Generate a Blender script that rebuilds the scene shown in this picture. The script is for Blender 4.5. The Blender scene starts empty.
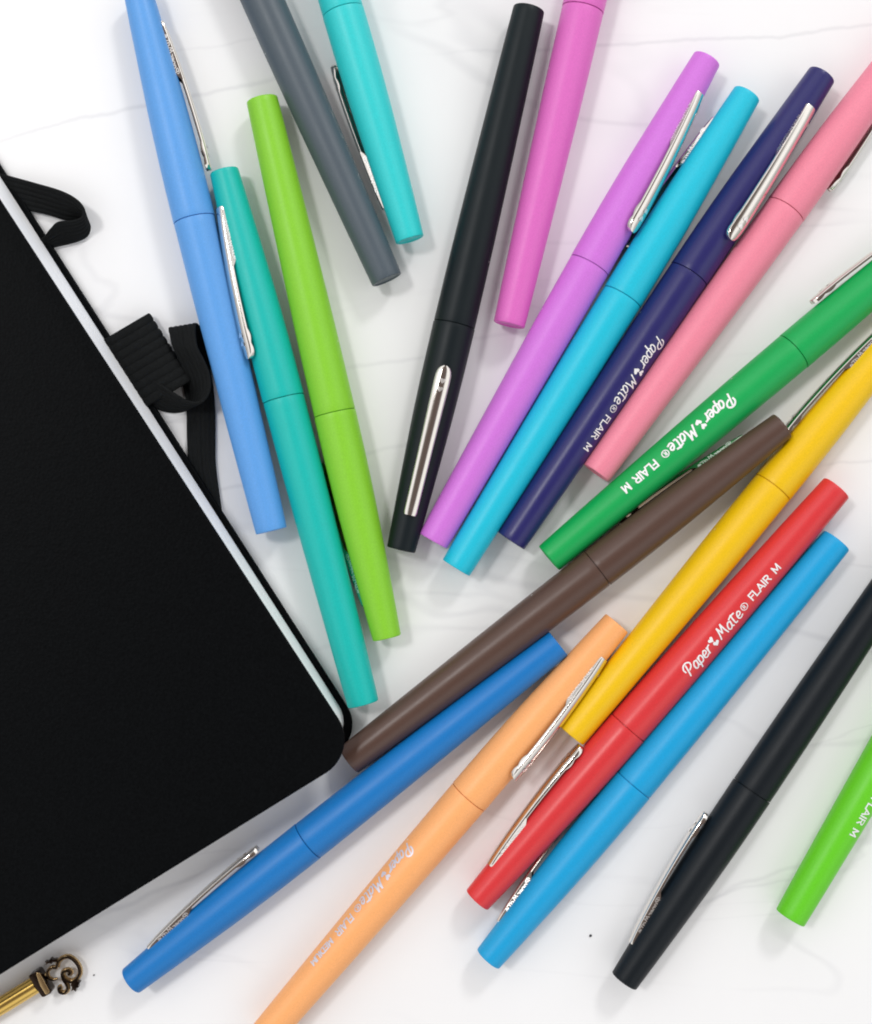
import bpy, bmesh, math, random
from mathutils import Vector, Matrix
random.seed(7)
C = bpy.context.scene.collection
SC = bpy.context.scene

# ---------------------------------------------------------------- units
U = 0.000248            # one working unit in metres (a pen is 42 units thick)
DZ = 1471.0             # camera height above the marble, in working units
def W(px, py, z=21.0):
    k = (DZ - z) / 1450.0
    return Vector(((px - 436) * k, -(py - 512) * k, z))

# ---------------------------------------------------------------- camera
cam = bpy.data.objects.new('camera', bpy.data.cameras.new('camera'))
C.objects.link(cam); SC.camera = cam
cam.location = (0, 0, DZ * U)
cam.data.sensor_fit = 'HORIZONTAL'
cam.data.angle = 2 * math.atan(436 / 1450.0)
# portrait frame: the horizontal angle is the width's
cam.data.clip_start = 0.01; cam.data.clip_end = 20
cam.data.dof.use_dof = True
cam.data.dof.focus_distance = (DZ - 24) * U
cam.data.dof.aperture_fstop = 7.0

SC.view_settings.view_transform = 'Standard'
SC.view_settings.look = 'None'
SC.view_settings.exposure = -0.06
SC.view_settings.gamma = 1.0
SC.cycles.filter_width = 1.9

# ---------------------------------------------------------------- room light (world)
w = bpy.data.worlds.new('World'); SC.world = w; w.use_nodes = True
nt = w.node_tree; nt.nodes.clear()
out = nt.nodes.new('ShaderNodeOutputWorld'); bg = nt.nodes.new('ShaderNodeBackground')
tc = nt.nodes.new('ShaderNodeTexCoord'); sep = nt.nodes.new('ShaderNodeSeparateXYZ')
rampz = nt.nodes.new('ShaderNodeValToRGB')       # darker straight overhead, where the photographer leans in
nt.links.new(tc.outputs['Generated'], sep.inputs[0])
nt.links.new(sep.outputs['Z'], rampz.inputs[0])
e = rampz.color_ramp.elements
e[0].position = 0.0; e[0].color = (0.36, 0.36, 0.36, 1)
e[1].position = 1.0; e[1].color = (0.12, 0.09, 0.08, 1)
for p, c in ((0.32, (0.58, 0.58, 0.58, 1)), (0.55, (1.04, 1.04, 1.05, 1)), (0.79, (1.02, 1.015, 1.01, 1)), (0.85, (0.50, 0.49, 0.49, 1)), (0.885, (0.15, 0.125, 0.115, 1))):
    q = e.new(p); q.color = c
# brighter towards the window (image top), duller towards the bottom left
mp = nt.nodes.new('ShaderNodeMapRange')
mp.inputs['From Min'].default_value = -1; mp.inputs['From Max'].default_value = 1
mp.inputs['To Min'].default_value = 0.80; mp.inputs['To Max'].default_value = 1.06
dotn = nt.nodes.new('ShaderNodeVectorMath'); dotn.operation = 'DOT_PRODUCT'
dotn.inputs[1].default_value = (0.25, 0.97, 0.0)
nt.links.new(tc.outputs['Generated'], dotn.inputs[0])
nt.links.new(dotn.outputs['Value'], mp.inputs['Value'])
mul = nt.nodes.new('ShaderNodeVectorMath'); mul.operation = 'SCALE'
nt.links.new(rampz.outputs[0], mul.inputs[0]); nt.links.new(mp.outputs[0], mul.inputs['Scale'])
nt.links.new(mul.outputs[0], bg.inputs['Color'])
bg.inputs['Strength'].default_value = 1.26
nt.links.new(bg.outputs[0], out.inputs[0])

def area(name, loc, size, power, col):
    l = bpy.data.lights.new(name, 'AREA'); l.shape = 'DISK'; l.size = size
    l.energy = power; l.color = col
    o = bpy.data.objects.new(name, l); C.objects.link(o); o.location = loc
    o.rotation_euler = (-Vector(loc)).to_track_quat('-Z', 'Y').to_euler()
    return o
area('window_lamp', (0.70, 1.32, 1.15), 0.30, 9.0, (1.0, 0.99, 0.97))
area('ceiling_lamp', (-1.15, 0.70, 2.35), 0.42, 19.0, (1.0, 0.985, 0.97))

# ---------------------------------------------------------------- materials
def srgb(r, g, b):
    f = lambda c: (c / 255 / 12.92) if c / 255 <= 0.04045 else ((c / 255 + 0.055) / 1.055) ** 2.4
    return (f(r), f(g), f(b), 1)
def base_mat(name):
    m = bpy.data.materials.new(name); m.use_nodes = True
    return m, m.node_tree, m.node_tree.nodes['Principled BSDF']
def plastic(name, col, rough=0.40, spec=0.5):
    m, t, b = base_mat(name)
    b.inputs['Base Color'].default_value = col
    b.inputs['Specular IOR Level'].default_value = spec
    n = t.nodes.new('ShaderNodeTexNoise'); n.inputs['Scale'].default_value = 2600; n.inputs['Detail'].default_value = 2
    co = t.nodes.new('ShaderNodeTexCoord'); t.links.new(co.outputs['Object'], n.inputs['Vector'])
    bp = t.nodes.new('ShaderNodeBump'); bp.inputs['Strength'].default_value = 0.22; bp.inputs['Distance'].default_value = 0.00008
    t.links.new(n.outputs['Fac'], bp.inputs['Height']); t.links.new(bp.outputs[0], b.inputs['Normal'])
    vo = t.nodes.new('ShaderNodeTexVoronoi'); vo.inputs['Scale'].default_value = 95; vo.inputs['Randomness'].default_value = 1
    t.links.new(co.outputs['Object'], vo.inputs['Vector'])
    near = t.nodes.new('ShaderNodeMath'); near.operation = 'LESS_THAN'; near.inputs[1].default_value = 0.055
    t.links.new(vo.outputs['Distance'], near.inputs[0])
    sc_ = t.nodes.new('ShaderNodeSeparateColor'); t.links.new(vo.outputs['Color'], sc_.inputs[0])
    few = t.nodes.new('ShaderNodeMath'); few.operation = 'LESS_THAN'; few.inputs[1].default_value = 0.40
    t.links.new(sc_.outputs[0], few.inputs[0])
    both = t.nodes.new('ShaderNodeMath'); both.operation = 'MULTIPLY'; t.links.new(near.outputs[0], both.inputs[0]); t.links.new(few.outputs[0], both.inputs[1])
    half = t.nodes.new('ShaderNodeMath'); half.operation = 'MULTIPLY'; half.inputs[1].default_value = 0.45; t.links.new(both.outputs[0], half.inputs[0])
    mot = t.nodes.new('ShaderNodeTexNoise'); mot.inputs['Scale'].default_value = 3200; mot.inputs['Detail'].default_value = 2
    t.links.new(co.outputs['Object'], mot.inputs['Vector'])
    hs = t.nodes.new('ShaderNodeHueSaturation'); hs.inputs['Color'].default_value = col
    mv = t.nodes.new('ShaderNodeMapRange'); mv.inputs['To Min'].default_value = 0.86; mv.inputs['To Max'].default_value = 1.14
    t.links.new(mot.outputs['Fac'], mv.inputs['Value']); t.links.new(mv.outputs[0], hs.inputs['Value'])
    mx = t.nodes.new('ShaderNodeMix'); mx.data_type = 'RGBA'; mx.inputs['B'].default_value = (0.85, 0.85, 0.85, 1)
    t.links.new(half.outputs[0], mx.inputs['Factor']); t.links.new(hs.outputs[0], mx.inputs['A']); t.links.new(mx.outputs['Result'], b.inputs['Base Color'])
    n2 = t.nodes.new('ShaderNodeTexNoise'); n2.inputs['Scale'].default_value = 140; n2.inputs['Detail'].default_value = 4
    t.links.new(co.outputs['Object'], n2.inputs['Vector'])
    r = t.nodes.new('ShaderNodeMapRange'); r.inputs['To Min'].default_value = rough - 0.06; r.inputs['To Max'].default_value = rough + 0.08
    t.links.new(n2.outputs['Fac'], r.inputs['Value']); t.links.new(r.outputs[0], b.inputs['Roughness'])
    return m
def simple(name, col, rough, metal=0.0, spec=0.5):
    m, t, b = base_mat(name)
    b.inputs['Base Color'].default_value = col; b.inputs['Roughness'].default_value = rough
    b.inputs['Metallic'].default_value = metal; b.inputs['Specular IOR Level'].default_value = spec
    return m
def metal(name, col, rough):
    m, t, b = base_mat(name)
    b.inputs['Base Color'].default_value = col; b.inputs['Metallic'].default_value = 1
    co = t.nodes.new('ShaderNodeTexCoord')
    n = t.nodes.new('ShaderNodeTexNoise'); n.inputs['Scale'].default_value = 500; n.inputs['Detail'].default_value = 5
    t.links.new(co.outputs['Object'], n.inputs['Vector'])
    r = t.nodes.new('ShaderNodeMapRange'); r.inputs['To Min'].default_value = rough * 0.85; r.inputs['To Max'].default_value = rough * 1.25
    t.links.new(n.outputs['Fac'], r.inputs['Value']); t.links.new(r.outputs[0], b.inputs['Roughness'])
    return m
STEEL = metal('polished_steel', (0.80, 0.76, 0.71, 1), 0.11)
EMBOSS = metal('raised_steel', (0.97, 0.95, 0.93, 1), 0.34)
PRINT = simple('white_print', (0.86, 0.86, 0.86, 1), 0.5)
PRINT_SILVER = simple('silver_print', (0.74, 0.70, 0.76, 1), 0.42, 0.25)
GOLD = metal('gold_tube', (0.72, 0.48, 0.13, 1), 0.2)
BRONZE = metal('dark_bronze', (0.045, 0.030, 0.022, 1), 0.22)
PALE_METAL = metal('pale_gold_edge', (0.62, 0.44, 0.22, 1), 0.25)

def fabric(name, col):
    m, t, b = base_mat(name)
    b.inputs['Roughness'].default_value = 0.85; b.inputs['Specular IOR Level'].default_value = 0.22
    co = t.nodes.new('ShaderNodeTexCoord')
    n = t.nodes.new('ShaderNodeTexNoise'); n.inputs['Scale'].default_value = 1800; n.inputs['Detail'].default_value = 4
    t.links.new(co.outputs['Object'], n.inputs['Vector'])
    cr = t.nodes.new('ShaderNodeValToRGB')
    cr.color_ramp.elements[0].color = tuple(c * 0.55 for c in col[:3]) + (1,)
    cr.color_ramp.elements[1].color = tuple(c * 1.7 for c in col[:3]) + (1,)
    cr.color_ramp.elements[0].position = 0.3; cr.color_ramp.elements[1].position = 0.75
    t.links.new(n.outputs['Fac'], cr.inputs[0]); t.links.new(cr.outputs[0], b.inputs['Base Color'])
    bp = t.nodes.new('ShaderNodeBump'); bp.inputs['Strength'].default_value = 0.5; bp.inputs['Distance'].default_value = 0.0001
    t.links.new(n.outputs['Fac'], bp.inputs['Height']); t.links.new(bp.outputs[0], b.inputs['Normal'])
    return m
ELASTIC = fabric('black_elastic', (0.0030, 0.0038, 0.0042))
def leather():
    m, t, b = base_mat('black_leatherette')
    b.inputs['Specular IOR Level'].default_value = 0.05
    b.inputs['Roughness'].default_value = 0.5
    co = t.nodes.new('ShaderNodeTexCoord')
    n = t.nodes.new('ShaderNodeTexNoise'); n.inputs['Scale'].default_value = 900; n.inputs['Detail'].default_value = 5
    v = t.nodes.new('ShaderNodeTexVoronoi'); v.inputs['Scale'].default_value = 1400
    for q in (n, v): t.links.new(co.outputs['Object'], q.inputs['Vector'])
    add = t.nodes.new('ShaderNodeMath'); t.links.new(n.outputs['Fac'], add.inputs[0]); t.links.new(v.outputs['Distance'], add.inputs[1])
    bp = t.nodes.new('ShaderNodeBump'); bp.inputs['Strength'].default_value = 0.4; bp.inputs['Distance'].default_value = 0.0001
    t.links.new(add.outputs[0], bp.inputs['Height']); t.links.new(bp.outputs[0], b.inputs['Normal'])
    cr = t.nodes.new('ShaderNodeValToRGB'); n2 = t.nodes.new('ShaderNodeTexNoise'); n2.inputs['Scale'].default_value = 1500; n2.inputs['Detail'].default_value = 6
    t.links.new(co.outputs['Object'], n2.inputs['Vector']); t.links.new(n2.outputs['Fac'], cr.inputs[0])
    cr.color_ramp.elements[0].color = (0.0003, 0.0004, 0.0006, 1); cr.color_ramp.elements[1].color = (0.0040, 0.0048, 0.0056, 1)
    t.links.new(cr.outputs[0], b.inputs['Base Color'])
    return m
LEATHER = leather()
def paper():
    m, t, b = base_mat('page_edges')
    b.inputs['Roughness'].default_value = 0.8
    co = t.nodes.new('ShaderNodeTexCoord'); mpn = t.nodes.new('ShaderNodeMapping'); mpn.inputs['Scale'].default_value = (8, 8, 9000)
    n = t.nodes.new('ShaderNodeTexNoise'); n.inputs['Scale'].default_value = 1; n.inputs['Detail'].default_value = 2
    t.links.new(co.outputs['Object'], mpn.inputs[0]); t.links.new(mpn.outputs[0], n.inputs['Vector'])
    cr = t.nodes.new('ShaderNodeValToRGB'); cr.color_ramp.elements[0].color = (0.88, 0.88, 0.89, 1); cr.color_ramp.elements[1].color = (0.97, 0.97, 0.97, 1)
    cr.color_ramp.elements[0].position = 0.35; cr.color_ramp.elements[1].position = 0.6
    t.links.new(n.outputs['Fac'], cr.inputs[0]); t.links.new(cr.outputs[0], b.inputs['Base Color'])
    return m
PAPER = paper()

def marble():
    m, t, b = base_mat('white_marble')
    N, L = t.nodes, t.links
    co = N.new('ShaderNodeTexCoord')
    # soft cloudy tone
    n1 = N.new('ShaderNodeTexNoise'); n1.inputs['Scale'].default_value = 9; n1.inputs['Detail'].default_value = 7; n1.inputs['Roughness'].default_value = 0.62
    L.new(co.outputs['Object'], n1.inputs['Vector'])
    c1 = N.new('ShaderNodeValToRGB'); L.new(n1.outputs['Fac'], c1.inputs[0])
    c1.color_ramp.elements[0].position = 0.30; c1.color_ramp.elements[0].color = (0.86, 0.86, 0.87, 1)
    c1.color_ramp.elements[1].position = 0.60; c1.color_ramp.elements[1].color = (0.895, 0.895, 0.90, 1)
    # long warped veins
    def veins(scale, rot, dist, w0, w1, dark):
        mpn = N.new('ShaderNodeMapping'); mpn.inputs['Rotation'].default_value = (0, 0, rot); mpn.inputs['Scale'].default_value = (0.32, 1, 1)
        L.new(co.outputs['Object'], mpn.inputs[0])
        nn = N.new('ShaderNodeTexNoise'); nn.inputs['Scale'].default_value = scale; nn.inputs['Detail'].default_value = 4; nn.inputs['Distortion'].default_value = dist
        nn.inputs['Roughness'].default_value = 0.36
        L.new(mpn.outputs[0], nn.inputs['Vector'])
        s = N.new('ShaderNodeMath'); s.operation = 'SUBTRACT'; s.inputs[1].default_value = 0.5; L.new(nn.outputs['Fac'], s.inputs[0])
        a = N.new('ShaderNodeMath'); a.operation = 'ABSOLUTE'; L.new(s.outputs[0], a.inputs[0])
        r = N.new('ShaderNodeMapRange'); r.interpolation_type = 'SMOOTHSTEP'
        r.inputs['From Min'].default_value = w0; r.inputs['From Max'].default_value = w1
        r.inputs['To Min'].default_value = dark; r.inputs['To Max'].default_value = 0
        L.new(a.outputs[0], r.inputs['Value'])
        # break the vein up
        nb = N.new('ShaderNodeTexNoise'); nb.inputs['Scale'].default_value = 12; nb.inputs['Detail'].default_value = 3
        L.new(co.outputs['Object'], nb.inputs['Vector'])
        rb = N.new('ShaderNodeMapRange'); rb.inputs['From Min'].default_value = 0.40; rb.inputs['From Max'].default_value = 0.62; L.new(nb.outputs['Fac'], rb.inputs['Value'])
        mm = N.new('ShaderNodeMath'); mm.operation = 'MULTIPLY'; L.new(r.outputs[0], mm.inputs[0]); L.new(rb.outputs[0], mm.inputs[1])
        return mm
    col = c1.outputs[0]
    for args in ((6, 0.22, 0.5, 0.0, 0.005, 0.26), (11, 0.42, 0.9, 0.0, 0.007, 0.18), (6, 0.22, 0.5, 0.0, 0.05, 0.10), (17, -0.5, 1.2, 0.0, 0.010, 0.14)):
        v = veins(*args)
        mx = N.new('ShaderNodeMix'); mx.data_type = 'RGBA'
        L.new(v.outputs[0], mx.inputs['Factor']); L.new(col, mx.inputs['A'])
        mx.inputs['B'].default_value = (0.50, 0.50, 0.53, 1)
        col = mx.outputs['Result']
    # the thin grey veins that can be followed across this slab
    wob = N.new('ShaderNodeTexNoise'); wob.inputs['Scale'].default_value = 38; wob.inputs['Detail'].default_value = 5
    L.new(co.outputs['Object'], wob.inputs['Vector'])
    wv = N.new('ShaderNodeMath'); wv.operation = 'SUBTRACT'; wv.inputs[1].default_value = 0.5; L.new(wob.outputs['Fac'], wv.inputs[0])
    wm = N.new('ShaderNodeMath'); wm.operation = 'MULTIPLY'; wm.inputs[1].default_value = 0.0075; L.new(wv.outputs[0], wm.inputs[0])
    for x0, y0, x1, y1, wd, dk in ((-60, 150, 330, 66, 2.6, 0.50), (120, 60, 330, 30, 2.0, 0.22), (400, 58, 980, 18, 2.4, 0.48), (640, 925, 900, 822, 3.0, 0.42),
                                   (690, 900, 840, 868, 2.0, 0.35), (60, 935, 230, 858, 3.2, 0.50), (330, 372, 460, 352, 2.4, 0.35), (340, 455, 450, 440, 2.6, 0.30),
                                   (800, 468, 960, 452, 2.2, 0.40), (180, 492, 300, 478, 2.6, 0.42), (420, 345, 560, 330, 2.6, 0.30), (380, 800, 560, 700, 3.4, 0.28)):
        a = W(x0, y0, 0) * U; b_ = W(x1, y1, 0) * U; d = (b_ - a); ln = d.length; d.normalize()
        sb = N.new('ShaderNodeVectorMath'); sb.operation = 'SUBTRACT'; sb.inputs[1].default_value = a; L.new(co.outputs['Object'], sb.inputs[0])
        dt = N.new('ShaderNodeVectorMath'); dt.operation = 'DOT_PRODUCT'; dt.inputs[1].default_value = d; L.new(sb.outputs[0], dt.inputs[0])
        dn = N.new('ShaderNodeVectorMath'); dn.operation = 'DOT_PRODUCT'; dn.inputs[1].default_value = (-d.y, d.x, 0); L.new(sb.outputs[0], dn.inputs[0])
        ad = N.new('ShaderNodeMath'); ad.operation = 'ADD'; L.new(dn.outputs['Value'], ad.inputs[0]); L.new(wm.outputs[0], ad.inputs[1])
        ab = N.new('ShaderNodeMath'); ab.operation = 'ABSOLUTE'; L.new(ad.outputs[0], ab.inputs[0])
        r1 = N.new('ShaderNodeMapRange'); r1.interpolation_type = 'SMOOTHSTEP'; r1.inputs['From Max'].default_value = wd * 1.35 * U
        r1.inputs['To Min'].default_value = dk * 0.55; r1.inputs['To Max'].default_value = 0; L.new(ab.outputs[0], r1.inputs['Value'])
        hf = N.new('ShaderNodeMath'); hf.operation = 'SUBTRACT'; hf.inputs[1].default_value = ln / 2; L.new(dt.outputs['Value'], hf.inputs[0])
        ha = N.new('ShaderNodeMath'); ha.operation = 'ABSOLUTE'; L.new(hf.outputs[0], ha.inputs[0])
        r2 = N.new('ShaderNodeMapRange'); r2.interpolation_type = 'SMOOTHSTEP'; r2.inputs['From Min'].default_value = ln * 0.25; r2.inputs['From Max'].default_value = ln * 0.5
        r2.inputs['To Min'].default_value = 1; r2.inputs['To Max'].default_value = 0; L.new(ha.outputs[0], r2.inputs['Value'])
        ml = N.new('ShaderNodeMath'); ml.operation = 'MULTIPLY'; L.new(r1.outputs[0], ml.inputs[0]); L.new(r2.outputs[0], ml.inputs[1])
        mx = N.new('ShaderNodeMix'); mx.data_type = 'RGBA'; L.new(ml.outputs[0], mx.inputs['Factor']); L.new(col, mx.inputs['A'])
        mx.inputs['B'].default_value = (0.52, 0.52, 0.55, 1); col = mx.outputs['Result']
    L.new(col, b.inputs['Base Color'])
    b.inputs['Roughness'].default_value = 0.30
    b.inputs['Specular IOR Level'].default_value = 0.35
    return m
MARBLE = marble()

# ---------------------------------------------------------------- object helpers
def tag(o, label=None, cat=None, group=None, kind=None):
    for k, v in (('label', label), ('category', cat), ('group', group), ('kind', kind)):
        if v: o[k] = v
    return o
def link(name, verts, faces, m, parent=None, smooth=True, angle=35, mats=None):
    me = bpy.data.meshes.new(name)
    me.from_pydata([tuple(Vector(v) * U) for v in verts], [], faces)
    me.materials.append(m)
    bm = bmesh.new(); bm.from_mesh(me); bmesh.ops.recalc_face_normals(bm, faces=bm.faces[:]); bm.to_mesh(me); bm.free()
    if smooth:
        for p in me.polygons: p.use_smooth = True
        me.set_sharp_from_angle(angle=math.radians(angle))
    o = bpy.data.objects.new(name, me); C.objects.link(o)
    if parent: o.parent = parent
    return o
def empty(name, matrix):
    o = bpy.data.objects.new(name, None); C.objects.link(o)
    o.empty_display_size = 0.01; o.matrix_world = matrix
    return o
def catmull(pts, n):
    res = []
    P = [Vector(p) for p in pts]
    P = [P[0] * 2 - P[1]] + P + [P[-1] * 2 - P[-2]]
    for i in range(1, len(P) - 2):
        a, b_, c, d = P[i - 1:i + 3]
        for k in range(n):
            t = k / n
            res.append(0.5 * ((2 * b_) + (c - a) * t + (2 * a - 5 * b_ + 4 * c - d) * t * t + (3 * b_ - a - 3 * c + d) * t ** 3))
    res.append(P[-2].copy())
    return res
def lerp_tab(tab, x):
    if x <= tab[0][0]: return tab[0][1]
    for (x0, y0), (x1, y1) in zip(tab, tab[1:]):
        if x <= x1:
            return y0 + (y1 - y0) * (x - x0) / (x1 - x0)
    return tab[-1][1]
def smooth_tab(tab):
    P = catmull([(a, b_, 0) for a, b_ in tab], 8)
    return [(p.x, p.y) for p in P]

# ---------------------------------------------------------------- the marble
me_v = [(-6000, -6000, 0), (6000, -6000, 0), (6000, 6000, 0), (-6000, 6000, 0)]
tag(link('marble_surface', me_v, [(0, 1, 2, 3)], MARBLE, smooth=False), kind='structure')

# ---------------------------------------------------------------- stroke lettering
def circ(cx, cy, rx, ry, n=14, a0=0):
    return [(cx + rx * math.cos(a0 + 2 * math.pi * k / n), cy + ry * math.sin(a0 + 2 * math.pi * k / n)) for k in range(n + 1)]
SCRIPT = {   # glyph: (advance, strokes); curved strokes are splined
 'P': (0.80, [[(0.16, 0.0), (0.27, 0.5), (0.36, 0.88)], [(0.02, 0.52), (0.0, 0.76), (0.2, 0.98), (0.52, 1.0), (0.76, 0.82), (0.68, 0.56), (0.40, 0.42)]]),
 'a': (0.56, [[(0.48, 0.52), (0.30, 0.60), (0.10, 0.40), (0.08, 0.12), (0.24, 0.0), (0.42, 0.2), (0.50, 0.56)], [(0.50, 0.56), (0.45, 0.16), (0.56, 0.02)]]),
 'p': (0.56, [[(0.12, 0.58), (0.10, 0.2), (0.02, -0.34)], [(0.11, 0.38), (0.28, 0.60), (0.47, 0.50), (0.46, 0.18), (0.28, 0.02), (0.11, 0.10)]]),
 'e': (0.52, [[(0.10, 0.27), (0.38, 0.32), (0.44, 0.50), (0.28, 0.60), (0.10, 0.42), (0.08, 0.14), (0.24, 0.0), (0.50, 0.10)]]),
 'r': (0.46, [[(0.12, 0.58), (0.10, 0.02)], [(0.11, 0.30), (0.24, 0.54), (0.42, 0.60)]]),
 'M': (0.92, [[(0.0, 0.04), (0.14, 0.5), (0.24, 0.96)], [(0.24, 0.96), (0.38, 0.36)], [(0.38, 0.36), (0.66, 0.98)], [(0.66, 0.98), (0.70, 0.45), (0.80, 0.02)]]),
 't': (0.56, [[(0.26, 0.84), (0.22, 0.45), (0.24, 0.06), (0.42, 0.02)], [(-0.06, 0.70), (0.22, 0.78), (0.56, 0.76)]]),
}
SANS = {
 'F': (0.62, [[(0.06, 0), (0.06, 1)], [(0.06, 0.96), (0.52, 0.96)], [(0.06, 0.52), (0.46, 0.52)]]),
 'L': (0.58, [[(0.06, 1), (0.06, 0)], [(0.06, 0.04), (0.50, 0.04)]]),
 'A': (0.76, [[(0.02, 0), (0.35, 1)], [(0.35, 1), (0.68, 0)], [(0.13, 0.32), (0.57, 0.32)]]),
 'I': (0.30, [[(0.10, 0), (0.10, 1)]]),
 'R': (0.70, [[(0.06, 0), (0.06, 1)], [(0.06, 0.96), (0.40, 0.96), (0.54, 0.86), (0.56, 0.68), (0.42, 0.52), (0.06, 0.48)], [(0.34, 0.48), (0.60, 0)]]),
 'M': (0.92, [[(0.06, 0), (0.08, 1)], [(0.08, 1), (0.40, 0.18)], [(0.40, 0.18), (0.72, 1)], [(0.72, 1), (0.74, 0)]]),
 'E': (0.64, [[(0.06, 0), (0.06, 1)], [(0.06, 0.96), (0.54, 0.96)], [(0.06, 0.52), (0.48, 0.52)], [(0.06, 0.04), (0.54, 0.04)]]),
 'D': (0.74, [[(0.06, 0), (0.06, 1)], [(0.06, 0.96), (0.34, 0.96), (0.60, 0.74), (0.60, 0.26), (0.34, 0.04), (0.06, 0.04)]]),
 'U': (0.72, [[(0.06, 1), (0.06, 0.3), (0.18, 0.05), (0.34, 0.0), (0.52, 0.05), (0.62, 0.3), (0.62, 1)]]),
}
class Lettering:
    """flat strokes in (s, t); point(s, t, lift) gives the place on the surface"""
    def __init__(self, point): self.v, self.f, self.p, self.k = [], [], point, 0
    def stroke(self, pts, wd, spline=True):
        P = [Vector((a, b_, 0)) for a, b_ in pts]
        if len(P) > 2 and spline: P = catmull(P, 5)
        dense = []
        for a, b_ in zip(P, P[1:]):
            n = max(1, int((b_ - a).length / 2.5))
            dense += [a.lerp(b_, k / n) for k in range(n)]
        dense.append(P[-1]); P = dense
        if len(P) < 2: return
        self.k += 1
        i0 = len(self.v)
        n = len(P)
        for i, q in enumerate(P):
            d = (P[min(i + 1, n - 1)] - P[max(i - 1, 0)])
            if d.length < 1e-9: d = Vector((1, 0, 0))
            d.normalize(); nn = Vector((-d.y, d.x, 0)) * (wd / 2)
            if i == 0: q = q - d * wd * 0.35
            if i == n - 1: q = q + d * wd * 0.35
            lift = 0.16 + 0.012 * self.k % 0.3 + 0.002 * i
            self.v.append(self.p(q.x + nn.x, q.y + nn.y, lift)); self.v.append(self.p(q.x - nn.x, q.y - nn.y, lift))
        for i in range(n - 1):
            a = i0 + 2 * i
            self.f.append((a, a + 1, a + 3, a + 2))
    def heart(self, cx, cy, s, flip=1, tilt=0.0):
        pts = []
        for k in range(22):
            t = 2 * math.pi * k / 22
            x = 16 * math.sin(t) ** 3; y = 13 * math.cos(t) - 5 * math.cos(2 * t) - 2 * math.cos(3 * t) - math.cos(4 * t)
            x, y = x / 32 * s, y / 32 * s * flip
            pts.append((cx + x * math.cos(tilt) - y * math.sin(tilt), cy + x * math.sin(tilt) + y * math.cos(tilt)))
        i0 = len(self.v); self.k += 1
        self.v.append(self.p(cx, cy, 0.35))
        for a, b_ in pts: self.v.append(self.p(a, b_, 0.30))
        for k in range(22): self.f.append((i0, i0 + 1 + k, i0 + 1 + (k + 1) % 22))
    def word(self, text, s0, t0, h, length, table, wd, slant=0.0):
        tot = sum(table[c][0] for c in text); k = length / tot
        x = s0
        for c in text:
            adv, st = table[c]
            for pl in st:
                self.stroke([(x + a * k + slant * b_ * h, t0 + b_ * h) for a, b_ in pl], wd, spline=(table is SCRIPT or len(pl) > 3))
            x += adv * k
    def brand(self, s0, s1, t0, h, wd):
        """the maker's script: word, two hearts, word, registered sign, from s0 to s1"""
        L = s1 - s0
        self.word('Paper', s0, t0, h, L * 0.385, SCRIPT, wd, 0.10)
        x = s0 + L * 0.445
        self.heart(x - h * 0.02, t0 + h * 0.70, h * 0.50, 1, 0.25)
        self.heart(x + h * 0.10, t0 + h * 0.20, h * 0.54, 1, -0.2)
        self.word('Mate', s0 + L * 0.525, t0, h, L * 0.35, SCRIPT, wd, 0.10)
        cx, cy, r = s0 + L * 0.945, t0 + h * 0.42, h * 0.29
        self.stroke(circ(cx, cy, r, r), wd * 0.55, spline=False)
        g = h * 0.30
        for pl in SANS['R'][1]: self.stroke([(cx - g * 0.36 + a * g, cy - g * 0.5 + b_ * g) for a, b_ in pl], wd * 0.5, spline=False)

# ---------------------------------------------------------------- felt tip pens
CAP = smooth_tab([(0, 14.4), (38, 16.2), (80, 18.0), (130, 19.9), (180, 20.9), (231, 21.2)])
BAR = smooth_tab([(0, 20.9), (70, 20.5), (140, 19.5), (210, 18.2), (270, 17.0), (320, 15.8)])
def lathe(prof, seg=72):
    """prof: (x, r) list; closed where r == 0"""
    v, f, rings = [], [], []
    for x, r in prof:
        if r == 0:
            rings.append([len(v)]); v.append((x, 0, 0))
        else:
            rings.append(list(range(len(v), len(v) + seg)))
            for k in range(seg):
                a = 2 * math.pi * k / seg
                v.append((x, r * math.sin(a), r * math.cos(a)))
    for A, B in zip(rings, rings[1:]):
        for k in range(seg):
            k2 = (k + 1) % seg
            if len(A) == 1: f.append((A[0], B[k], B[k2]))
            elif len(B) == 1: f.append((A[k], B[0], A[k2]))
            else: f.append((A[k], B[k], B[k2], A[k2]))
    return v, f
CLIP_H = smooth_tab([(36, 2.4), (52, 4.2), (80, 6.2), (110, 7.6), (140, 8.5), (160, 8.9), (170, 8.8), (178, 8.5), (184, 8.2), (187, 7.9)])
CLIP_W = [(36, 11.4), (37, 12.6), (39, 13.0), (60, 13.2), (110, 14.0), (150, 15.2), (170, 15.8), (177, 15.4), (182, 13.4), (185, 9.6), (186.6, 4.0)]

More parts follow.
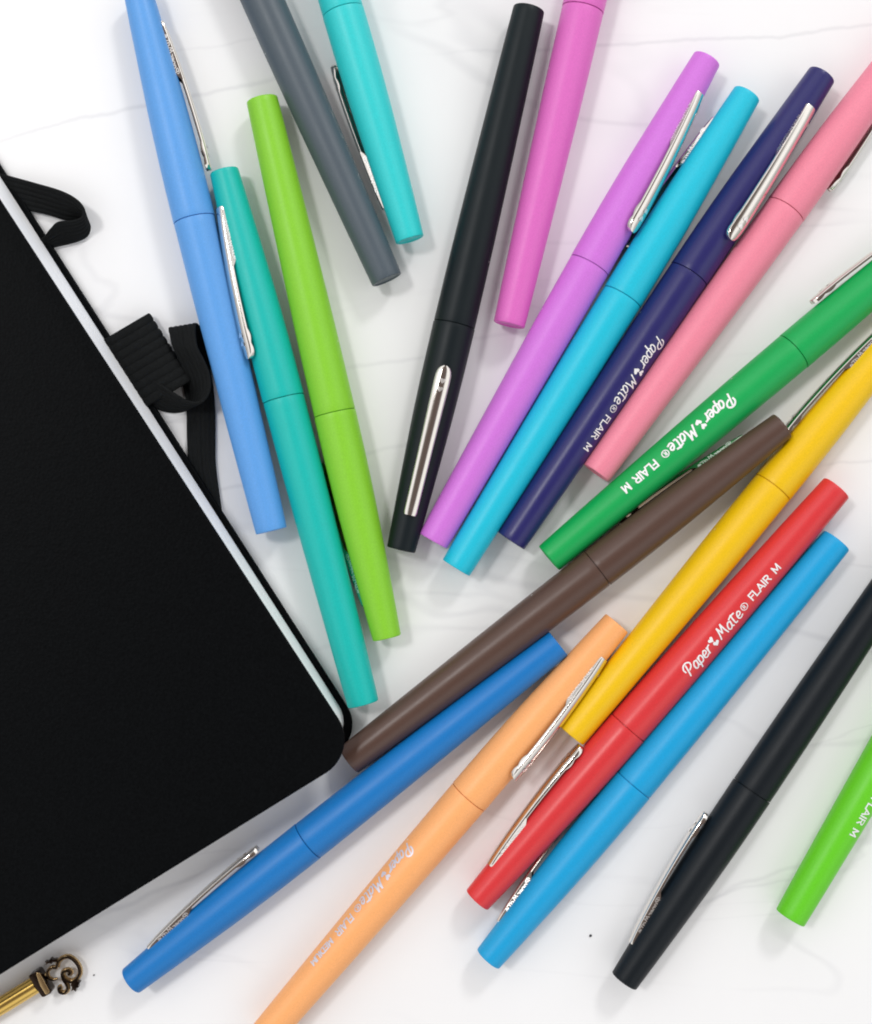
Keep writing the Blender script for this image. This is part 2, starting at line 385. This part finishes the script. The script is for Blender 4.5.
def make_clip(root, roll, kc):
    """channel-section spring clip, kc = stretch of this cap along its length"""
    ca, sa = math.cos(roll), math.sin(roll)
    def place(x, side, rad):          # side: across the clip, rad: distance from the axis
        return (x * kc, side * ca + rad * sa, -side * sa + rad * ca)
    v, f = [], []
    N = 64
    xs = [36 + (186.6 - 36) * (k / (N - 1)) for k in range(N)]
    xs = sorted(set(xs + [182.5, 184, 185, 186, 186.3]))
    ring = None
    th = 1.3
    for x in xs:
        wd = lerp_tab(CLIP_W, x) / 2
        h = lerp_tab(CAP, x) + lerp_tab(CLIP_H, x)
        crown = 2.3 * (wd / 7)
        fl = 2.4                                     # folded side lips
        if x > 172: fl = 2.4 + min(1.6, (x - 172) * 0.25)
        elif x > 158: fl = 2.4 + 1.8 * math.sin((x - 158) / 14 * math.pi)
        prof = []
        for t in (-1, -0.93, -0.8, -0.5, -0.2, 0, 0.2, 0.5, 0.8, 0.93, 1):
            prof.append((t * wd, h - crown * abs(t) ** 2.2 - (0.5 if abs(t) == 1 else 0)))
        outer = [(-wd, h - crown - fl)] + prof + [(wd, h - crown - fl)]
        iw = wd - th if wd > th + 0.5 else wd * 0.6
        inner = [(iw, h - crown - fl), (iw, h - crown - th * 0.6), (0, h - th), (-iw, h - crown - th * 0.6), (-iw, h - crown - fl)]
        sec = outer + inner
        idx = list(range(len(v), len(v) + len(sec)))
        for s_, r_ in sec: v.append(place(x, s_, r_))
        if ring:
            for k in range(len(sec)):
                k2 = (k + 1) % len(sec)
                f.append((ring[k], idx[k], idx[k2], ring[k2]))
        else: f.append(tuple(idx))
        ring = idx
    f.append(tuple(reversed(ring)))
    # side flanges that stand on the cap near the root of the clip
    for sgn in (-1, 1):
        xs2 = [37 + (96 - 37) * k / 24 for k in range(25)]
        prev = None
        for x in xs2:
            wd = lerp_tab(CLIP_W, x) / 2; rc = lerp_tab(CAP, x); h = rc + lerp_tab(CLIP_H, x)
            top = h - 2.3 * (wd / 7) - 1.0
            bot = math.sqrt(max(1, rc * rc - wd * wd)) - 0.4
            if x > 90: bot = bot + (top - 1.6 - bot) * (x - 90) / 6
            a, b_ = sgn * (wd + 0.02), sgn * (wd - 1.0)
            idx = list(range(len(v), len(v) + 4))
            for s_, r_ in ((a, top), (a, bot), (b_, bot), (b_, top)): v.append(place(x, s_, r_))
            if prev:
                for k in range(4):
                    k2 = (k + 1) % 4
                    f.append((prev[k], idx[k], idx[k2], prev[k2]))
            else: f.append(tuple(idx))
            prev = idx
        f.append(tuple(reversed(prev)))
    clip = link('clip', v, f, STEEL, root, angle=40)
    # raised lettering on both flanges and two raised hearts by the tip
    vv, ff = [], []
    for sgn in (-1, 1):
        def pt(s_, t_, lift, sgn=sgn):
            wd = lerp_tab(CLIP_W, s_) / 2; rc = lerp_tab(CAP, s_)
            bot = math.sqrt(max(1, rc * rc - wd * wd))
            return place(s_, sgn * (wd + 0.05 + lift * 1.0), bot + t_ * 1.0)
        le = Lettering(pt)
        if sgn > 0: le.word('Paper', 50, -0.8, 4.2, 20, SCRIPT, 0.95); le.word('Mate', 71, -0.8, 4.3, 19, SCRIPT, 0.95)
        else:
            def ptm(s_, t_, lift): return pt(140 - s_, t_, lift)
            le.p = ptm
            le.word('Paper', 50, -0.8, 4.3, 20, SCRIPT, 0.95); le.word('Mate', 71, -0.8, 4.2, 19, SCRIPT, 0.95)
        o = len(vv); vv += le.v; ff += [tuple(i + o for i in q) for q in le.f]
    def ptop(s_, t_, lift):
        wd = lerp_tab(CLIP_W, s_) / 2; h = lerp_tab(CAP, s_) + lerp_tab(CLIP_H, s_)
        return place(s_, t_, h - 2.3 * (wd / 7) * abs(t_ / wd) ** 2.2 + lift * 2.2)
    le = Lettering(ptop)
    le.heart(163, 0.4, 6.0, 1, -math.pi / 2); le.heart(171.5, -0.4, 6.0, 1, -math.pi / 2)
    o = len(vv); vv += le.v; ff += [tuple(i + o for i in q) for q in le.f]
    link('emblem', vv, ff, EMBOSS, clip, angle=60)
    return clip

def make_pen(name, label, rgb, cap_px, seam_px, end_px, roll, text=None, z=(21.3, 21.3), silver=False, rough=0.43, spec=0.46):
    """cap_px, seam_px, end_px: where the cap end, the joint and the barrel end sit; roll: clip angle from straight up, + to the right"""
    A = W(*cap_px, z[0]); B = W(*end_px, z[1])
    S2 = Vector(seam_px + (0,)); ca = Vector(cap_px + (0,)); en = Vector(end_px + (0,))
    fr = (S2 - ca).length / ((S2 - ca).length + (en - S2).length)
    L = (B - A).length; Lc = L * fr; Lb = L - Lc
    X = (B - A).normalized(); Y = Vector((0, 0, 1)).cross(X).normalized(); Z = X.cross(Y)
    M = Matrix((X, Y, Z)).transposed().to_4x4(); M.translation = A * U
    root = empty(name, M)
    tag(root, label, 'felt tip pen', 'felt tip pens fanned out over the marble')
    sg = 1 if Y.x > 0 else -1
    kc, kb = Lc / 231.0, Lb / 320.0
    m = plastic('soft_plastic_' + name, srgb(*rgb), rough, spec)
    # cap: flat closed end with a small rim, open mouth over the barrel
    prof = [(1.4, 0), (1.4, 11.0), (0.5, 12.0), (0.0, 12.8), (0.1, 13.6), (0.6, 14.2), (1.6, 14.5)]
    prof += [(x * kc, r) for x, r in CAP if 4 < x < 229]
    prof += [(Lc - 1.3, 21.2), (Lc - 0.7, 21.05), (Lc - 0.5, 20.6), (Lc - 0.45, 19.9), (Lc - 0.6, 19.4), (Lc - 14, 19.2)]
    v, f = lathe(prof); link('cap', v, f, m, root, angle=28)
    # barrel
    prof = [(Lc - 12, 19.0), (Lc + 0.1, 19.0), (Lc + 0.15, 20.3), (Lc + 0.4, 20.75), (Lc + 1.0, 20.9)]
    prof += [(Lc + x * kb, r) for x, r in BAR if 3 < x < 316]
    prof += [(L - 1.3, 15.8), (L - 0.5, 15.5), (L - 0.05, 14.9), (L, 14.0), (L - 0.4, 13.2), (L - 1.2, 12.6), (L - 1.2, 0)]
    v, f = lathe(prof); bar = link('barrel', v, f, m, root, angle=28)
    make_clip(root, sg * math.radians(roll), kc)
    if text:
        phi0 = sg * math.radians(text['roll'])
        def pt(s_, t_, lift):
            r = lerp_tab(BAR, s_ / kb) + lift
            a = phi0 + t_ / 20.0
            return (Lc + s_, r * math.sin(a), r * math.cos(a))
        le = Lettering(pt)
        if 'brand' in text:
            s0, s1 = text['brand']; le.brand(s0, s1, -6.1, 12.7, text.get('w', 1.5))
        for wtxt, s0, s1, h in text['words']:
            le.word(wtxt, s0, -h * 0.5 + text.get('drop', 0), h, s1 - s0, SANS, text.get('w2', 1.45))
        link('lettering', le.v, le.f, PRINT_SILVER if silver else PRINT, bar, angle=60)
    return root

STD = {'brand': (78, 171), 'words': [('FLAIR', 176, 205, 8.2), ('M', 211, 220, 8.2)]}
def T(roll, **k):
    d = dict(STD); d['roll'] = roll; d.update(k); return d

make_pen('periwinkle_pen', 'periwinkle blue pen nearest the black elastic loops, its metal clip on the right side', (92, 158, 226), (137.5, -10), (194.5, 220), (271.5, 531), 98)
make_pen('teal_pen', 'teal green pen whose silver clip lies over the periwinkle blue pen', (0, 182, 174), (224, 171), (283, 399), (363.3, 704), -54)
make_pen('lime_pen', 'whole lime green pen lying just right of the teal pen', (134, 202, 46), (387, 638), (335, 413), (262, 99.5), -116)
make_pen('grey_pen', 'slate grey pen running off the top edge of the photo', (76, 87, 96), (162, -226), (256, -15), (387, 280), 60)
make_pen('aqua_pen', 'pale aqua pen at the top edge between the grey pen and the long black pen', (42, 202, 204), (410, 240), (343, 12), (252, -298), -112)
make_pen('black_pen', 'long black pen in the middle with its metal clip facing straight up', (6, 19, 24), (401, 550), (454.5, 325), (529, 9), 3, rough=0.46, spec=0.28)
make_pen('orchid_pen', 'orchid pink pen cut by the top edge, just right of the long black pen', (218, 106, 190), (636, -217), (583, 10.5), (509, 325), 80)
make_pen('violet_pen', 'light violet pen with a bright silver clip leaning over the turquoise pen', (206, 116, 216), (707, 59), (589, 265.5), (433, 541), 46)
make_pen('turquoise_pen', 'turquoise pen lying between the light violet pen and the navy pen', (18, 190, 216), (747, 94), (622, 297), (456, 568), -111)
make_pen('navy_pen', 'dark navy blue pen with white lettering and a wide brushed clip on top', (36, 34, 98), (822, 75), (689, 275), (511, 541), 30, text=T(36, brand=(71, 160), words=[('FLAIR', 164, 191, 8), ('M', 197, 205.5, 8)], w=1.35, w2=1.25), rough=0.34)
make_pen('pink_pen', 'rose pink pen running off the right edge beside the navy pen', (234, 134, 156), (922, 21), (785, 210), (596, 473), 112)
make_pen('green_pen', 'emerald green pen with bold white lettering, cut by the right edge', (0, 164, 80), (972, 201), (792, 350.5), (548.8, 558.3), -88, text=T(-16, brand=(79, 171), words=[('FLAIR', 178, 207, 8.8), ('M', 213, 222, 8.8)], w=1.95, w2=1.75))
make_pen('brown_pen', 'dark chocolate brown pen reaching from the notebook corner to the yellow pen', (84, 61, 52), (782.5, 425.5), (598, 567), (349, 760), -124, z=(33, 16.5), rough=0.36)
make_pen('yellow_pen', 'yellow pen between the peach pen and the red pen, cut by the right edge', (236, 190, 0), (918, 309), (773, 488), (571, 735), -86)
make_pen('royal_blue_pen', 'royal blue pen below the notebook, its cap pointing to the bottom left', (12, 116, 190), (131, 981), (309, 841), (558, 643), -88)
make_pen('peach_pen', 'peach orange pen with silver lettering and a clip lying over the yellow pen', (248, 174, 110), (617, 623), (469, 797), (261, 1040), 50, text={'roll': -44, 'brand': (72, 158), 'words': [('FLAIR', 163, 187, 8.5), ('MEDIUM', 194, 226, 7)], 'w': 1.8, 'w2': 1.4}, silver=True)
make_pen('red_pen', 'red pen with white lettering between the yellow pen and the sky blue pen', (214, 54, 58), (477, 900), (625, 725), (836.5, 488), -74, text=T(12), rough=0.34)
make_pen('sky_blue_pen', 'bright sky blue pen lying along the lower side of the red pen', (6, 158, 214), (488, 959), (632, 783), (836.5, 540.5), -106)
make_pen('black_pen', 'black pen at the lower right with its clip seen edge on at the left', (7, 16, 23), (624, 981), (753, 791), (932, 522), -91, rough=0.46, spec=0.28)
make_pen('lime_pen', 'lime green pen end with white letters poking in from the right edge', (100, 202, 30), (1067, 440), (952, 640), (790, 918), 50, text=T(23, words=[('FLAIR', 176, 206, 8.6), ('M', 211, 220, 8.6)]))

# ---------------------------------------------------------------- notebook
def rounded_poly(corners, radii, n=12):
    out_ = []
    m_ = len(corners)
    for i, p in enumerate(corners):
        p = Vector(p); a = Vector(corners[i - 1]); b_ = Vector(corners[(i + 1) % m_]); r = radii[i]
        da, db = (a - p).normalized(), (b_ - p).normalized()
        ang = da.angle(db); tl = r / math.tan(ang / 2)
        cc = p + (da + db).normalized() * (r / math.sin(ang / 2))
        s, e_ = p + da * tl - cc, p + db * tl - cc
        tot = s.angle(e_)
        cr = 1 if s.x * e_.y - s.y * e_.x > 0 else -1
        for k in range(n + 1):
            t = cr * tot * k / n
            out_.append((cc.x + s.x * math.cos(t) - s.y * math.sin(t), cc.y + s.x * math.sin(t) + s.y * math.cos(t)))
    return out_
def slab(name, poly, z0, z1, bev, m, parent, lean=0.0):
    """slab with a rounded rim; poly in working units around the origin"""
    n = len(poly); cx = sum(p[0] for p in poly) / n; cy = sum(p[1] for p in poly) / n
    area2 = sum(poly[i][0] * poly[(i + 1) % n][1] - poly[(i + 1) % n][0] * poly[i][1] for i in range(n))
    if area2 < 0: poly = poly[::-1]
    P = [Vector((p[0], p[1], 0)) for p in poly]
    nor = []
    for i in range(n):
        d = (P[(i + 1) % n] - P[i - 1]).normalized(); nor.append(Vector((d.y, -d.x, 0)))
    prof = []
    steps = 4
    for k in range(steps + 1):
        a = math.pi / 2 * k / steps
        prof.append((-bev * (1 - math.sin(a)), z0 + bev * (1 - math.cos(a))))
    for k in range(steps + 1):
        a = math.pi / 2 * k / steps
        prof.append((-bev * (1 - math.cos(a)), z1 - bev * (1 - math.sin(a))))
    v, f, rings = [], [], []
    for off, z in prof:
        rings.append(list(range(len(v), len(v) + n)))
        for p, q in zip(P, nor): lo = lean * (z - z0) / (z1 - z0); v.append((p.x + q.x * (off - lo), p.y + q.y * (off - lo), z))
    for A, B in zip(rings, rings[1:]):
        for k in range(n): f.append((A[k], A[(k + 1) % n], B[(k + 1) % n], B[k]))
    f.append(tuple(rings[0])[::-1]); f.append(tuple(rings[-1]))
    return link(name, v, f, m, parent, angle=50)

book = empty('notebook', Matrix.Translation(Vector((0, 0, 0))))
tag(book, 'thick black hardcover notebook with white page edges and elastic loops at the left', 'notebook')
def wline(px, py, z): q = W(px, py, z); return Vector((q.x, q.y))
# front cover: right edge and bottom edge as seen in the photo, at cover height
ZT = 60
K = wline(359.8, 752.5, ZT)
u = (wline(0, 200, ZT) - K).normalized()            # up the fore edge
vdir = (wline(0, 975, ZT) - K).normalized()           # along the bottom edge
Hh, Ww = 850, 585
top_c = [K, K + u * Hh, K + u * Hh + vdir * Ww, K + vdir * Ww]
slab('front_cover', rounded_poly(top_c, [38, 38, 6, 6]), 52.3, ZT, 2.2, LEATHER, book)
K2 = wline(365.5, 735, 5)
u2 = (wline(0, 164, 5) - K2).normalized()
bot_c = [K2, K2 + u2 * (Hh - 4), K2 + u2 * (Hh - 4) + vdir * Ww, K2 + vdir * Ww]
slab('back_cover', rounded_poly(bot_c, [34, 34, 6, 6]), 0.6, 8, 2.2, LEATHER, book)
K3 = K2 + u2 * 9 + vdir * 6.2
pg = [K3, K3 + u2 * (Hh - 24), K3 + u2 * (Hh - 24) + vdir * (Ww - 20), K3 + vdir * (Ww - 20)]
slab('page_block', rounded_poly(pg, [30, 30, 3, 3]), 8.1, 52.2, 0.8, PAPER, book, lean=7.0)
# spine on the far side
sp0 = K2 + vdir * (Ww + 1); 
sp = [sp0 + u2 * 6, sp0 + u2 * (Hh - 10), sp0 + u2 * (Hh - 10) + vdir * 7, sp0 + u2 * 6 + vdir * 7]
slab('spine', rounded_poly(sp, [2, 2, 3, 3]), 0.9, 59.5, 1.5, LEATHER, book)

def ribbon(name, e1, e2, parent, thick=3.0, ribs=7, nl=9, amp=0.85, lengthwise=True, nw=57):
    A = catmull(e1, nl); B = catmull(e2, nl); n = len(A)
    grid = [[A[i].lerp(B[i], j / (nw - 1)) for j in range(nw)] for i in range(n)]
    nor = []
    for i in range(n):
        row = []
        for j in range(nw):
            du = grid[min(i + 1, n - 1)][j] - grid[max(i - 1, 0)][j]
            dv = grid[i][min(j + 1, nw - 1)] - grid[i][max(j - 1, 0)]
            q = du.cross(dv); q = q.normalized() if q.length > 1e-9 else Vector((0, 0, 1))
            row.append(q)
        nor.append(row)
    v, f = [], []
    for side in (1, -1):
        for i in range(n):
            for j in range(nw):
                t = j / (nw - 1)
                bump = amp * abs(math.sin(math.pi * ribs * t)) ** 0.6
                v.append(grid[i][j] + nor[i][j] * side * (thick / 2 - amp + bump))
    def I(s, i, j): return s * n * nw + i * nw + j
    for i in range(n - 1):
        for j in range(nw - 1):
            f.append((I(0, i, j), I(0, i + 1, j), I(0, i + 1, j + 1), I(0, i, j + 1)))
            f.append((I(1, i, j), I(1, i, j + 1), I(1, i + 1, j + 1), I(1, i + 1, j)))
    for i in range(n - 1):
        f.append((I(0, i, 0), I(1, i, 0), I(1, i + 1, 0), I(0, i + 1, 0)))
        f.append((I(0, i, nw - 1), I(0, i + 1, nw - 1), I(1, i + 1, nw - 1), I(1, i, nw - 1)))
    for j in range(nw - 1):
        f.append((I(0, 0, j), I(0, 0, j + 1), I(1, 0, j + 1), I(1, 0, j)))
        f.append((I(0, n - 1, j), I(1, n - 1, j), I(1, n - 1, j + 1), I(0, n - 1, j + 1)))
    return link(name, v, f, ELASTIC, parent, angle=60)
def WE(L): return [W(a, b_, c) for a, b_, c in L]
# elastic curl sticking out near the top of the fore edge
ribbon('elastic_band', WE([(-12, 170, 5), (8, 175.5, 10), (35, 183, 15), (60, 190.5, 20), (76, 199, 25), (83.5, 209, 27), (82, 217, 27), (73, 220.5, 26), (58, 222, 23), (50, 229, 17), (42, 238, 10), (30, 240, 5)]),
       WE([(6, 204, 3), (30, 211, 4), (50, 215.5, 4), (66, 220.5, 4), (78, 221, 4), (87, 222, 3.5), (90, 229, 3), (86.5, 237, 3), (75, 242.5, 3), (58, 246.5, 3), (46, 249, 3), (30, 250, 4)]), book, ribs=6)
# the long elastic that doubles back beside the pen loop
ribbon('elastic_band', WE([(197, 532, 5), (189, 470, 3), (187, 440, 3), (186, 405, 3), (180, 370, 3), (174, 345, 5), (169, 332, 12), (169, 329.5, 20), (172, 345, 20), (180, 362, 14), (187, 380, 9), (191, 396, 5), (188, 408, 4), (176, 412.5, 4), (160, 410, 4), (140, 398, 5)]),
       WE([(226, 538, 5), (216.5, 470, 3), (215.5, 440, 3), (215, 405, 3), (211, 370, 4), (207, 347, 6), (203, 331, 14), (196, 324.5, 25), (197, 345, 30), (204, 360, 31), (210, 376, 31), (209.5, 392, 31), (201, 402, 30), (189, 401, 28), (176, 394, 24), (155, 380, 16)]), book, ribs=6)
# the wide ribbed pen loop
o_ = Vector((0.862, -0.507, 0))
def loop_edge(px, py):
    r = []
    for off, z in ((-12, 10), (0, 11.5), (16, 17), (30, 18), (38, 16), (42.5, 11.5), (41.5, 7), (36, 4.5), (24, 3.4), (6, 2.4), (-2, 3)):
        r.append(W(px + o_.x * off, py + o_.y * off, z))
    return r
ribbon('pen_loop', loop_edge(111.5, 335), loop_edge(154, 402.5), book, thick=3.4, ribs=9, amp=1.2, nl=8, nw=82)

# ---------------------------------------------------------------- ornate rod at the lower left
M = Matrix.Translation(W(0, 1006, 9) * U)
orn = empty('ornamental_rod', M)
tag(orn, 'gold rod ending in a small black scrollwork finial, below the notebook at the left edge', 'ornament')
OO = W(0, 1006, 9)
def zo(a, b_, z): return W(a / 8.72, 940 + b_ / 8.72, z) - OO
ax = (zo(262, 415, 9) - zo(0, 575, 9)); axn = ax.normalized()
# tube with facets
def tube_between(p0, p1, r, seg, rings=((0, 1), (1, 1))):
    d = (p1 - p0).normalized(); s = Vector((0, 0, 1)).cross(d).normalized(); t = d.cross(s)
    v, f = [], []
    for k, (q, rr) in enumerate(rings):
        for j in range(seg):
            a = 2 * math.pi * j / seg
            v.append(p0.lerp(p1, q) + (s * math.cos(a) + t * math.sin(a)) * r * rr)
    for k in range(len(rings) - 1):
        for j in range(seg):
            f.append((k * seg + j, k * seg + (j + 1) % seg, (k + 1) * seg + (j + 1) % seg, (k + 1) * seg + j))
    f.append(tuple(range(seg))[::-1]); f.append(tuple(range((len(rings) - 1) * seg, len(rings) * seg)))
    return v, f
p1 = zo(320, 384, 9); p0 = p1 - axn * 180
v, f = tube_between(p0, p1, 8.8, 40, ((0, 1), (0.5, 1), (1, 1)))
link('rod', v, f, GOLD, orn, smooth=True, angle=45)
def zpoly(pts, z0, z1, name, m, parent, bev=0.6):
    P = [zo(a, b_, z1) for a, b_ in pts]
    return slab(name, [(p.x, p.y) for p in P], z0 - 9, z1 - 9, bev, m, parent)
collar = zpoly(rounded_poly([(243, 318), (325, 266), (452, 462), (368, 508)], [14, 22, 22, 22], 5), 2, 18.8, 'collar', BRONZE, orn, 1.2)
def zsweep(pl, rad, z, m, name, parent, hgt=1.6):
    vv, ff = [], []
    for pts, r0, r1 in pl:
        P = [zo(a, b_, z) for a, b_ in pts]
        P = catmull(P, 6) if len(P) > 2 else P
        n = len(P); seg = 8; i0 = len(vv)
        for i, q in enumerate(P):
            d = (P[min(i + 1, n - 1)] - P[max(i - 1, 0)]).normalized(); s = Vector((-d.y, d.x, 0)); t = Vector((0, 0, 1))
            r = (r0 + (r1 - r0) * i / (n - 1)) * rad
            for j in range(seg):
                a = 2 * math.pi * j / seg
                vv.append(q + s * math.cos(a) * r + t * max(-1, min(1, 1.6 * math.sin(a))) * hgt)
        for i in range(n - 1):
            for j in range(seg):
                ff.append((i0 + i * seg + j, i0 + i * seg + (j + 1) % seg, i0 + (i + 1) * seg + (j + 1) % seg, i0 + (i + 1) * seg + j))
        ff.append(tuple(range(i0, i0 + seg))[::-1]); ff.append(tuple(range(i0 + (n - 1) * seg, i0 + n * seg)))
    return link(name, vv, ff, m, parent, angle=60)
# pale inlay and dark rim of the collar
zpoly(rounded_poly([(312, 292), (342, 284), (436, 455), (398, 480), (350, 400)], [8, 14, 14, 10, 6], 4), 17.5, 19.4, 'inlay', PALE_METAL, collar, 0.3)
SCROLLS = [
 ([(492, 240), (505, 195), (545, 160), (595, 152), (645, 182), (682, 235), (692, 290), (665, 342), (615, 366), (568, 348), (540, 312), (552, 278), (590, 268), (612, 288), (596, 304)], 1.15, 1.5),
 ([(540, 312), (552, 352), (580, 395), (584, 438), (556, 465), (520, 455), (512, 425), (532, 412)], 1.0, 1.5),
 ([(492, 245), (445, 246), (412, 280), (418, 328), (455, 350), (492, 346)], 1.0, 0.8),
 ([(385, 330), (425, 332)], 2.2, 1.2),
]
scr = zsweep(SCROLLS, 0.95, 10.0, BRONZE, 'scrollwork', orn, 1.3)
BACK = [([(a + 9, b_ - 9) for a, b_ in pl], r0 * 1.9, r1 * 1.6) for pl, r0, r1 in SCROLLS]
zsweep(BACK, 1.15, 7.5, PALE_METAL, 'backplate', orn)
for pts in ([(385, 222), (402, 205), (392, 188), (425, 188), (440, 160), (462, 172), (492, 166), (496, 196), (465, 192), (450, 208), (425, 204)],
            [(625, 372), (650, 360), (668, 335), (680, 362), (698, 368), (682, 395), (684, 415), (664, 420), (660, 452), (640, 436), (620, 446), (628, 412), (614, 396)]):
    zpoly(pts, 4, 10.4, 'leaf', BRONZE, scr, 0.3)

# ---------------------------------------------------------------- specks on the marble
def crumb(px, py, r, label):
    p = W(px, py, 0)
    bm = bmesh.new(); bmesh.ops.create_icosphere(bm, subdivisions=2, radius=r)
    for q in bm.verts: q.co += Vector((random.uniform(-1, 1), random.uniform(-1, 1), random.uniform(-1, 1))) * r * 0.25; q.co.z = q.co.z * 0.6
    me = bpy.data.meshes.new('crumb')
    for q in bm.verts: q.co *= U
    bm.to_mesh(me); bm.free()
    me.materials.append(simple('dark_crumb', (0.03, 0.028, 0.03, 1), 0.8))
    o = bpy.data.objects.new('crumb', me); C.objects.link(o); o.location = Vector((p.x, p.y, r * 0.5)) * U
    tag(o, label, 'crumb')
crumb(590.5, 935.5, 1.3, 'tiny dark crumb on the marble between the sky blue and black pens')
crumb(94, 975, 0.9, 'tiny dark crumb on the marble left of the royal blue cap')
